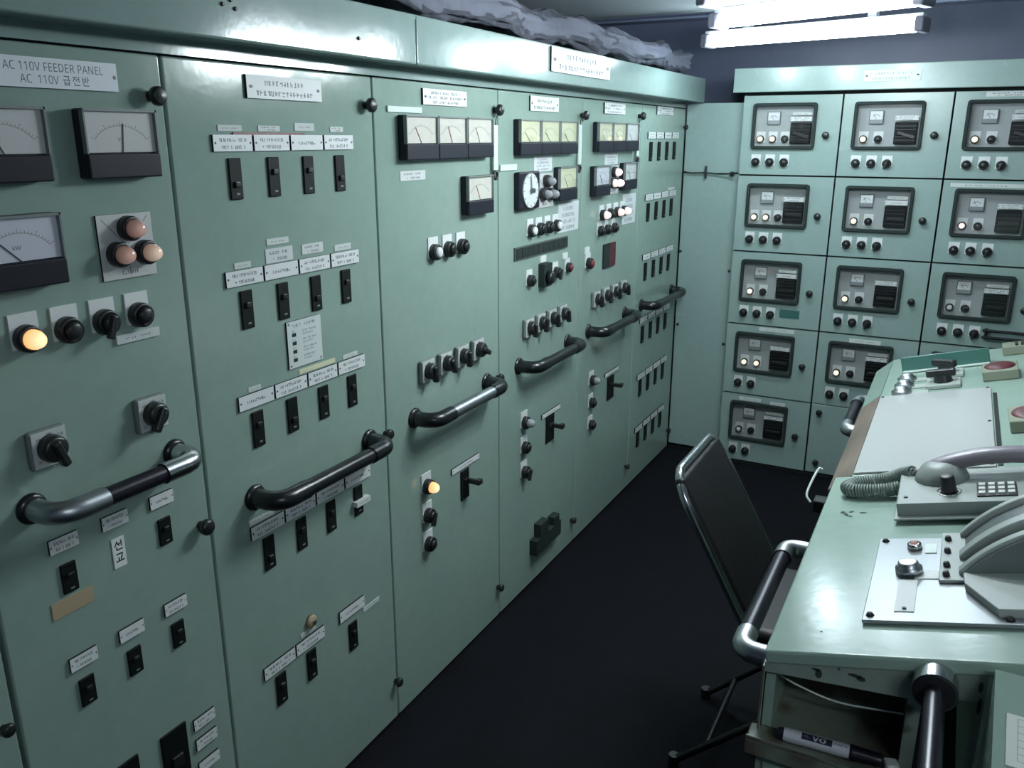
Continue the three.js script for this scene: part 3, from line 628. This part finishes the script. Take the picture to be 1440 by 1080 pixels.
// ---------------------------------------------------------------- console
const A = Math.atan(0.25), CA = Math.cos(A), SA = Math.sin(A), FX = 1.097, FY = 0.90;
const onTop = (m, u, z, h = 0) => { m.position.set(FX + u * CA - h * SA, FY + u * SA + h * CA, z); m.rotation.set(0, 0, A); return m; };
const ZUP = g => g.rotateX(-Math.PI / 2);              // fittings built along +z stand up on the desk
const consoleThing = thing('control_console', 'pale green control console with a sloping top along the right side', 'console');
{
  const t = consoleThing;
  const slab = (u0, u1, z0, z1, th = 0.022, r = 0.005) => { const g = r ? new RoundedBoxGeometry(u1 - u0, th, z1 - z0, 2, r) : new THREE.BoxGeometry(u1 - u0, th, z1 - z0); return metricUV(g.translate((u0 + u1) / 2, -th / 2, (z0 + z1) / 2)); };
  onTop(obj('desk_top', slab(0, 0.66, 1.352, 2.125), M.desk, t), 0, 0);
  onTop(obj('desk_top', slab(0.036, 0.66, 0.165, 1.350), M.desk, t), 0, 0);
  const sec = new THREE.Shape([[0.036, -0.002], [0.030, -0.030], [-0.012, -0.046], [-0.022, -0.036]].map(p => new THREE.Vector2(...p)));
  onTop(obj('front_edge', metricUV(new THREE.ExtrudeGeometry(sec, { depth: 0.70, bevelEnabled: false }).translate(0, 0, 0.64)), M.brown, t), 0, 0);
  onTop(obj('front_edge', metricUV(new THREE.ExtrudeGeometry(sec, { depth: 0.47, bevelEnabled: false }).translate(0, 0, 0.168)), M.desk, t), 0, 0);
  // carcass: back, two pedestals, end face with a pen recess
  obj('back_body', box(1.46, 1.73, 0, 0.955, 0.18, 2.10), M.desk, t);
  obj('pedestal', box(1.12, 1.46, 0, 0.872, 0.18, 0.62), M.desk, t);
  obj('desk_back', box(1.70, 1.72, 0.95, 1.022, 0.18, 2.10), M.desk, t);
  const s = new THREE.Shape(); [[1.100, 0], [1.100, 0.878], [1.392, 0.951], [1.392, 0]].forEach(([x, y], i) => s[i ? 'lineTo' : 'moveTo'](x, y)); s.closePath();
  const h = new THREE.Path(); [[1.1015, 0.754], [1.1015, 0.862], [1.300, 0.882], [1.300, 0.754]].forEach(([x, y], i) => h[i ? 'lineTo' : 'moveTo'](x, y)); h.closePath(); s.holes.push(h);
  const h2 = new THREE.Path(); [[1.318, 0.30], [1.318, 0.895], [1.385, 0.905], [1.385, 0.30]].forEach(([x, y], i) => h2[i ? 'lineTo' : 'moveTo'](x, y)); h2.closePath(); s.holes.push(h2);
  const ends = new THREE.ExtrudeGeometry(s, { depth: 0.014, bevelEnabled: false }).translate(0, 0, 2.105);
  obj('end_face', metricUV(ends), M.grimeLight, t);
  for (const [x, y, w, d] of [[1.178, 0.883, 0.010, 0.016], [1.174, 0.889, 0.014, 0.005], [1.228, 0.896, 0.022, 0.006], [1.236, 0.893, 0.014, 0.008], [1.205, 0.90, 0.004, 0.004], [1.385, 0.93, 0.006, 0.018], [1.387, 0.90, 0.005, 0.03]]) obj('paint_chip', new THREE.CircleGeometry(0.5, 7).scale(w, d, 1).translate(x, y, 2.1196), M.paint, t);
  obj('lower_end_panel', box(1.112, 1.312, 0.02, 0.722, 2.1185, 2.124), M.desk, t);
  const rec = obj('pen_recess', join([box(1.100, 1.306, 0.748, 0.756, 1.985, 2.106), box(1.100, 1.306, 0.756, 0.89, 1.978, 1.986), box(1.097, 1.1015, 0.756, 0.87, 1.985, 2.118), box(1.300, 1.308, 0.756, 0.89, 1.985, 2.105), box(1.104, 1.302, 0.87, 0.888, 1.986, 2.104)]), M.grime, t);
  obj('recess_lip', join([box(1.086, 1.312, 0.728, 0.756, 2.105, 2.150, 0.004), box(1.086, 1.312, 0.756, 0.763, 2.146, 2.151, 0.002)]), M.grime, rec);
  obj('recess_rod', tube([[1.106, 0.838, 2.075], [1.15, 0.826, 2.08], [1.21, 0.816, 2.078], [1.298, 0.822, 2.07]], 0.0016, 20, 6), M.clearStrip, rec);
  obj('side_panel', box(1.100, 1.116, 0, 0.872, 1.70, 2.104), M.desk, t);
  // screwed cover sheet
  const cov = onTop(obj('cover_sheet', new RoundedBoxGeometry(0.286, 0.006, 0.665, 2, 0.002), M.cover, t), 0.183, 1.012, 0.003);
  for (const [x, z] of [[0.135, -0.325], [0.135, 0.0], [0.135, 0.32], [-0.135, -0.32]]) obj('screw', ZUP(lathe([[0, 0.003], [0.003, 0.0026], [0.0045, 0], [0, 0]], 10)), M.screw, cov).position.set(x, 0.003, z);
  onTop(obj('cover_seam', new THREE.BoxGeometry(0.010, 0.002, 0.60), M.gap, t), 0.334, 1.03, 0.0005);
  // three metal push buttons with tags
  [[0.102, 0.500], [0.099, 0.580], [0.096, 0.655]].forEach(([u, z]) => {
    const b = onTop(obj('push_button', ZUP(lathe([[0, 0.026], [0.014, 0.025], [0.019, 0.019], [0.021, 0.014], [0.027, 0.013], [0.028, 0], [0, 0]], 22)), M.brushed, t), u, z);
    obj('tag', new THREE.BoxGeometry(0.050, 0.004, 0.040), M.deskTag, b).position.set(0.046, 0.002, 0.004);
  });
  [[0.212, 0.480, 0.9], [0.206, 0.600, 1.5]].forEach(([u, z, a]) => {
    const p = onTop(obj('rotary_switch', new RoundedBoxGeometry(0.092, 0.014, 0.075, 2, 0.004), M.deskTag, t), u, z, 0.007);
    obj('knob_base', ZUP(cyl(0.026, 0.022, 0.022, 20)), M.capBlack, p).position.y = 0.006;
    const g = obj('knob_grip', new RoundedBoxGeometry(0.022, 0.022, 0.078, 2, 0.005), M.capBlack, p); g.position.set(-0.004, 0.034, 0); g.rotation.y = a;
  });
  [[0.353, 0.545, 0.092, 0.11], [0.405, 1.045, 0.092, 0.13]].forEach(([u, z, w, d]) => {
    const b = onTop(obj('indicator_box', new RoundedBoxGeometry(w, 0.030, d, 2, 0.004), M.beige, t), u, z, 0.015);
    const l = obj('red_lens', new THREE.SphereGeometry(1, 24, 12, 0, Math.PI * 2, 0, Math.PI / 2), M.redLens, b); l.scale.set(w * 0.44, 0.012, d * 0.40); l.position.y = 0.014;
  });
  const k = onTop(obj('ribbed_block', new RoundedBoxGeometry(0.12, 0.028, 0.07, 2, 0.003), M.beige, t), 0.426, 0.255, 0.014);
  for (let i = 0; i < 5; i++) obj('rib', new THREE.BoxGeometry(0.008, 0.006, 0.055), M.frameDark, k).position.set(-0.020 + i * 0.016, 0.015, 0);
  // control plate with lamp, button and tags
  const p = onTop(obj('control_plate', new RoundedBoxGeometry(0.40, 0.006, 0.308, 2, 0.0015), M.steelPlate, t), 0.331, 1.879, 0.005);
  const up = 0.003, P = (u, z) => [u - 0.331, up, z - 1.879];
  for (const [u, z] of [[0.142, 1.738], [0.142, 2.018], [0.33, 2.02]]) obj('screw', ZUP(lathe([[0, 0.005], [0.004, 0.0045], [0.0065, 0], [0, 0]], 12)), M.screw, p).position.set(...P(u, z));
  obj('lamp_bezel', ZUP(lathe([[0.007, 0.010], [0.011, 0.010], [0.0125, 0], [0.007, 0]], 18)), M.chrome, p).position.set(...P(0.192, 1.770));
  obj('lens', ZUP(lathe([[0, 0.014], [0.005, 0.013], [0.0085, 0.008], [0.0085, 0], [0, 0]], 16)), M.lensPink, p).position.set(...P(0.192, 1.770));
  obj('green_tag', new THREE.BoxGeometry(0.018, 0.003, 0.038), M.clearStrip, p).position.set(...P(0.218, 1.772));
  obj('push_button', ZUP(lathe([[0, 0.022], [0.013, 0.022], [0.016, 0.019], [0.016, 0.012], [0.021, 0.011], [0.0215, 0], [0, 0]], 24)), M.brushed, p).position.set(...P(0.189, 1.868));
  obj('tag', new THREE.BoxGeometry(0.048, 0.003, 0.030), M.legend, p).position.set(...P(0.222, 1.876));
  const tg = obj('tag', new THREE.BoxGeometry(0.028, 0.003, 0.108), M.legend, p); tg.position.set(...P(0.189, 1.950));
  obj('tag_screw', ZUP(cyl(0.0035, 0.003, 0.004, 10)), M.screw, tg).position.set(0, 0, 0.046);
  // chipped paint
  for (const [u, z, w, d] of [[0.046, 1.573, 0.014, 0.010], [0.054, 1.585, 0.018, 0.007], [0.062, 1.570, 0.006, 0.012], [0.063, 1.594, 0.012, 0.006], [0.085, 1.577, 0.016, 0.005], [0.075, 2.06, 0.004, 0.004]]) {
    const g = new THREE.CircleGeometry(0.5, 7).rotateX(-Math.PI / 2).scale(w, 1, d); const q = onTop(obj('paint_chip', g, M.paint, t), u, z, 0.0006); q.rotateY(0.4 + u * 30);
  }
  // grab rails on the console front and end
  const railZ = (z0, z1, x, y, inset, bar) => {
    const b = obj('grab_rail', new THREE.CylinderGeometry(0.016, 0.016, z1 - z0 - 0.07, 18).rotateX(Math.PI / 2), bar, t); b.position.set(x, y, (z0 + z1) / 2);
    for (const s of [-1, 1]) obj('elbow', bent([[inset, 0, s * (z1 - z0) / 2], [0, 0, s * (z1 - z0) / 2], [0, 0, s * ((z1 - z0) / 2 - 0.055)]], 0.0185, 0.03, 14), M.brushed, b);
    return b;
  };
  railZ(1.615, 2.030, 1.045, 0.830, 0.075, M.rail);
  railZ(0.470, 0.800, 1.060, 0.835, 0.075, M.rail);
  const c = obj('end_rail', new THREE.CylinderGeometry(0.0135, 0.0135, 0.62, 18).rotateX(Math.PI / 2), M.rail, t); c.position.set(1.330, 0.925, 2.44);
  obj('rail_socket', cyl(0.029, 0.029, 0.030, 26).translate(0, 0, -0.315), M.chrome, c); obj('socket_face', lathe([[0.0135, 0.001], [0.026, 0.001], [0.026, -0.001], [0.0135, -0.001]], 24).translate(0, 0, -0.2845), M.black, c);
  // drawer latch under the brown edge
  const la = obj('latch', box(1.058, 1.090, 0.812, 0.842, 1.335, 1.375, 0.004), M.frameDark, t);
  obj('latch_rod', tube([[1.052, 0.83, 1.36], [1.040, 0.845, 1.345], [1.052, 0.885, 1.285], [1.062, 0.886, 1.28]], 0.003, 14, 6), M.clearStrip, la);
  // sloping side wing toward the viewer
  const wing = new THREE.Shape([[2.145, 0], [2.145, 0.978], [2.72, 0.770], [2.72, 0]].map(q => new THREE.Vector2(...q)));
  obj('side_wing', metricUV(new THREE.ExtrudeGeometry(wing, { depth: 0.34, bevelEnabled: false }).rotateY(-Math.PI / 2).translate(1.735, 0, 0)), M.desk, t);
}
{ // paper form on the wing
  const g = new THREE.BoxGeometry(0.11, 0.0015, 0.074);
  const f = new THREE.MeshPhysicalMaterial({ roughness: 0.8, map: canvasTex(300, 200, (q, w, h) => {
    q.fillStyle = '#d4d9d3'; q.fillRect(0, 0, w, h); q.strokeStyle = '#6c7470'; q.lineWidth = 1.2;
    for (let i = 0; i < 7; i++) { q.beginPath(); q.moveTo(34, 14 + i * 27); q.lineTo(w - 14, 14 + i * 27); q.stroke(); }
    for (const x of [34, 60, 130, 286]) { q.beginPath(); q.moveTo(x, 14); q.lineTo(x, 176); q.stroke(); }
    for (let i = 0; i < 6; i++) { marks(q, 66, 126, 22 + i * 27, 10, '#7c8480'); }
  }) });
  const m = obj('paper_form', g, [M.stickerWhite, M.stickerWhite, f, M.stickerWhite, M.stickerWhite, M.stickerWhite]);
  const a = Math.atan(0.208 / 0.575); m.rotation.x = a; m.position.set(1.464, 0.978 - 0.096 * Math.tan(a) + 0.0012, 2.145 + 0.096);
  m.userData = { label: 'printed paper form with a ruled table at the bottom right corner', category: 'paper' };
}
{ // marker pen in the recess
  const t = thing('marker_pen', 'silver marker pen with a dark cap lying in the grimy pen recess', 'pen', [1.205, 0.7692, 2.126], 0);
  const lbl = new THREE.MeshPhysicalMaterial({ roughness: 0.25, metalness: 0.3, map: canvasTex(256, 128, (g, w, h) => {
    g.fillStyle = '#e2e4ea'; g.fillRect(0, 0, w, h); g.fillStyle = '#34344a'; g.fillRect(70, 34, 118, 44); g.fillStyle = '#d8dadd'; g.font = 'bold 40px sans-serif'; g.textBaseline = 'middle'; g.fillText('VO', 112, 57); marks(g, 78, 108, 46, 16, '#9a9ab0'); marks(g, 196, 248, 50, 12, '#55556a');
  }) });
  const g = new THREE.CylinderGeometry(0.0105, 0.0105, 0.095, 22, 1, true); // label wraps the barrel
  const uv = g.attributes.uv; for (let i = 0; i < uv.count; i++) { const a = uv.getX(i), b = uv.getY(i); uv.setXY(i, b, 1 - ((a * 2) % 1)); }
  obj('barrel', g.rotateZ(-Math.PI / 2).rotateX(0.6), lbl, t).position.x = -0.018;
  obj('cap', lathe([[0, 0.046], [0.007, 0.0455], [0.0095, 0.043], [0.0118, 0.004], [0.0118, 0], [0, 0]], 20).rotateY(Math.PI / 2), M.markerInk, t).position.x = 0.029;
  obj('end_plug', cyl(0.0095, 0.0085, 0.009, 18).rotateY(-Math.PI / 2), M.markerInk, t).position.x = -0.065;
  t.rotation.y = 0.05;
}
{ const e = obj('eraser', new RoundedBoxGeometry(0.020, 0.016, 0.022, 2, 0.004), M.capWhite); e.position.set(1.292, 0.7645, 2.122); e.rotation.y = 0.3; e.userData = { label: 'small white eraser beside the marker cap', category: 'eraser' }; }
{ // green bar at the far end of the desk
  const t = thing('green_bar', 'dark green glossy bar standing at the far end of the console top', 'bar'); onTop(t, 0.205, 0.378, 0.0);
  obj('bar_body', new RoundedBoxGeometry(0.25, 0.050, 0.014, 2, 0.003).translate(0, 0.025, -0.006), M.greenBar, t);
  obj('bar_foot', new RoundedBoxGeometry(0.245, 0.006, 0.018, 2, 0.002).translate(0, 0.003, 0.008), M.clearStrip, t);
  t.rotateY(0.03); t.rotateX(-0.12);
}
{ // telephone
  const t = thing('desk_telephone', 'grey desk telephone with a coiled cord, black knob and dark keypad', 'telephone'); onTop(t, 0.335, 1.540, 0.0);
  obj('mounting_plate', new RoundedBoxGeometry(0.385, 0.004, 0.19, 2, 0.0015).translate(0.006, 0.010, 0.008), M.phone, t);
  for (const [x, z] of [[-0.15, -0.05], [-0.15, 0.07], [0.15, -0.05], [0.15, 0.07]]) obj('foot', cyl(0.008, 0.008, 0.009, 10).rotateX(-Math.PI / 2).translate(x, 0, z), M.black, t);
  const prof = new THREE.Shape([[0.082, 0.012], [0.082, 0.033], [-0.075, 0.040], [-0.080, 0.012]].map(q => new THREE.Vector2(...q)));
  obj('base', new THREE.ExtrudeGeometry(prof, { depth: 0.356, bevelEnabled: true, bevelThickness: 0.003, bevelSize: 0.003, bevelSegments: 2 }).rotateY(-Math.PI / 2).translate(0.178, 0, 0), M.phone, t);
  const tilt = Math.atan(0.007 / 0.157), H = z => 0.036 + (0.082 - z) * Math.tan(tilt);
  const put = (m, x, z, h = 0) => { m.position.set(x, H(z) + h, z); m.rotation.x = tilt; return m; };
  const kp = put(obj('keypad', new RoundedBoxGeometry(0.066, 0.004, 0.062, 2, 0.0015), M.black, t), -0.010, 0.034, 0.001);
  for (let i = 0; i < 12; i++) obj('key', new RoundedBoxGeometry(0.0115, 0.004, 0.0115, 1, 0.001), M.plateGrey, kp).position.set(-0.024 + (i % 4) * 0.016, 0.003, -0.019 + Math.floor(i / 4) * 0.019);
  const kn = put(obj('volume_knob', lathe([[0, 0.034], [0.011, 0.034], [0.0125, 0.030], [0.0145, 0.004], [0.016, 0], [0, 0]], 20).rotateX(-Math.PI / 2), M.black, t), -0.090, 0.034);
  obj('knob_ring', new THREE.TorusGeometry(0.021, 0.0016, 6, 24).rotateX(Math.PI / 2), M.chrome, kn);
  put(obj('screw', cyl(0.004, 0.0035, 0.002, 10).rotateX(-Math.PI / 2), M.screw, t), -0.165, 0.055);
  // handset: arched grip and two cups
  const arch = []; for (let i = 0; i <= 24; i++) { const k = i / 24; arch.push([-0.128 + k * 0.262, 0.044 + 0.036 * Math.pow(Math.sin(Math.PI * (0.04 + 0.92 * k)), 0.6), -0.046]); }
  const grip = tube(arch, 0.0165, 50, 14); { const p = grip.attributes.position; for (let i = 0; i < p.count; i++) p.setZ(i, -0.046 + (p.getZ(i) + 0.046) * 1.25); grip.computeVertexNormals(); }
  const hs = obj('handset', grip, M.handset, t);
  for (const x of [-0.104, 0.112]) obj('cup', lathe([[0, 0.044], [0.018, 0.043], [0.034, 0.036], [0.046, 0.020], [0.050, 0.009], [0.042, 0.002], [0, 0.002]], 28).rotateX(-Math.PI / 2).translate(x, 0.032, -0.040), M.phone, hs);
  obj('cord_socket', lathe([[0.003, 0.016], [0.009, 0.014], [0.010, 0], [0.003, 0]], 14).rotateY(-Math.PI / 2).translate(-0.138, 0.050, -0.050), M.handset, hs);
  // coiled cord: helix along a loop over the desk
  const path = new THREE.CatmullRomCurve3([[-0.152, 0.050, -0.052], [-0.175, 0.040, -0.078], [-0.205, 0.024, -0.096], [-0.245, 0.0165, -0.100], [-0.275, 0.0165, -0.092], [-0.291, 0.0165, -0.074], [-0.282, 0.0165, -0.052], [-0.255, 0.0165, -0.044], [-0.220, 0.0165, -0.042], [-0.190, 0.020, -0.043], [-0.172, 0.024, -0.043]].map(q => new THREE.Vector3(...q)));
  const N = 56 * 12, fr = path.computeFrenetFrames(N, false), hel = [], pt = new THREE.Vector3();
  for (let i = 0; i <= N; i++) { path.getPointAt(i / N, pt); const a = i / 12 * 2 * Math.PI, e = Math.min(1, i / 30, (N - i) / 30) * 0.0125; hel.push(pt.clone().addScaledVector(fr.normals[i], e * Math.cos(a)).addScaledVector(fr.binormals[i], e * Math.sin(a))); }
  obj('coiled_cord', new THREE.TubeGeometry(new THREE.CatmullRomCurve3(hel), N, 0.0024, 5, false), M.cord, t);
}
{ // engine telegraph
  const t = thing('engine_telegraph', 'grey engine telegraph with a curved slotted drum on the control plate', 'telegraph'); onTop(t, 0.415, 1.835, 0.008);
  const R = 0.27, cy = -0.179, cx = 0.041, x0 = -0.150;
  const arcProfile = (r, from) => { const s = new THREE.Shape(); s.moveTo(from, 0); for (let i = 0; i <= 24; i++) { const x = from + (0.17 - from) * i / 24; s.lineTo(x, Math.max(0.004, cy + Math.sqrt(r * r - (x - cx) ** 2))); } s.lineTo(0.17, 0); s.closePath(); return s; };
  const ex = (r, from, z0, z1) => new THREE.ExtrudeGeometry(arcProfile(r, from), { depth: z1 - z0, bevelEnabled: true, bevelThickness: 0.0015, bevelSize: 0.0015, bevelSegments: 1 }).translate(0, 0, z0);
  obj('drum_flange', ex(R, x0, -0.110, -0.098), M.telegraph, t);
  obj('dial_drum', ex(R - 0.010, x0 + 0.006, -0.096, -0.030), M.telegraphDial, t);
  obj('drum_flange', ex(R, x0, -0.028, -0.006), M.telegraph, t);
  obj('slot_drum', ex(R - 0.018, x0 + 0.010, -0.004, 0.034), M.frameDark, t);
  obj('drum_flange', ex(R, x0, 0.036, 0.052), M.telegraph, t);
  obj('front_cheek', ex(R - 0.006, x0 + 0.004, 0.054, 0.060), M.telegraphDial, t);
  const b = obj('foot_plate', new RoundedBoxGeometry(0.05, 0.006, 0.19, 2, 0.002).translate(x0 - 0.006, 0.003, -0.024), M.telegraph, t);
  for (const z of [-0.085, -0.035, 0.02, 0.055]) obj('bolt', ZUP(lathe([[0, 0.008], [0.004, 0.008], [0.0055, 0.004], [0.0055, 0], [0, 0]], 8)), M.screw, b).position.set(x0 - 0.020, 0.006, z);
  const sk = new THREE.Shape([[x0 + 0.006, 0.060], [x0 + 0.008, 0.095], [x0 + 0.052, 0.178], [0.17, 0.178], [0.17, 0.060]].map(q => new THREE.Vector2(...q)));
  const apron = obj('apron', new THREE.ExtrudeGeometry(sk, { depth: 0.012, bevelEnabled: true, bevelThickness: 0.001, bevelSize: 0.001, bevelSegments: 1 }).rotateX(Math.PI / 2).translate(0, 0.013, 0), M.telegraph, t);
  obj('apron_screw', ZUP(lathe([[0, 0.004], [0.007, 0.0035], [0.009, 0], [0, 0]], 12)), M.screw, apron).position.set(-0.055, 0.014, 0.160);
}

// ---------------------------------------------------------------- chair
{
  const t = thing('folding_chair', 'black vinyl folding chair with a chrome tube frame tucked under the console', 'chair', [0, 0, 0]);
  const z0 = 1.035, z1 = 1.405, top = [0.735, 0.850], foot = [1.205, 0.012];
  const at = y => top[0] + (foot[0] - top[0]) * (top[1] - y) / (top[1] - foot[1]);
  obj('back_frame', bent([[foot[0], foot[1], z1], [at(0.80), 0.80, z1], [top[0], top[1], z1 - 0.035], [top[0], top[1], z0 + 0.035], [at(0.80), 0.80, z0], [foot[0], foot[1], z0]], 0.0115, 0.025, 12), M.chrome, t);
  const dir = new THREE.Vector3(foot[0] - top[0], foot[1] - top[1], 0).normalize(), ang = Math.atan2(-dir.x, -dir.y);
  const back = new RoundedBoxGeometry(0.028, 0.375, z1 - z0 - 0.016, 4, 0.013);
  const bk = obj('backrest', metricUV(back), M.vinyl, t); bk.position.set(at(0.676), 0.676, (z0 + z1) / 2); bk.rotation.z = Math.atan2(dir.x, -dir.y);
  const seat = new RoundedBoxGeometry(0.40, 0.055, 0.375, 6, 0.024); { const p = seat.attributes.position; for (let i = 0; i < p.count; i++) if (p.getY(i) > 0.01) p.setY(i, p.getY(i) + 0.014 * (fbm((p.getX(i) + 1) / 2, (p.getZ(i) + 1) / 2, 20, 91) - 0.5)); seat.computeVertexNormals(); }
  const st = obj('seat', metricUV(seat), M.vinyl, t); st.position.set(1.135, 0.462, (z0 + z1) / 2);
  for (const z of [z0 + 0.022, z1 - 0.022]) obj('rear_leg', tube([[1.26, 0.44, z], [1.0, 0.22, z], [0.775, 0.012, z]], 0.0105, 16, 10), M.railBlack, t);
  obj('cross_bar', new THREE.CylinderGeometry(0.008, 0.008, z1 - z0 - 0.044, 10).rotateX(Math.PI / 2).translate(0.86, 0.091, (z0 + z1) / 2), M.railBlack, t);
  for (const [x, z] of [[foot[0], z0], [foot[0], z1], [0.775, z0 + 0.022], [0.775, z1 - 0.022]]) obj('rubber_foot', new THREE.CylinderGeometry(0.014, 0.015, 0.03, 12).translate(x, 0.0155, z), M.black, t);
}

renderer.render(scene, camera);
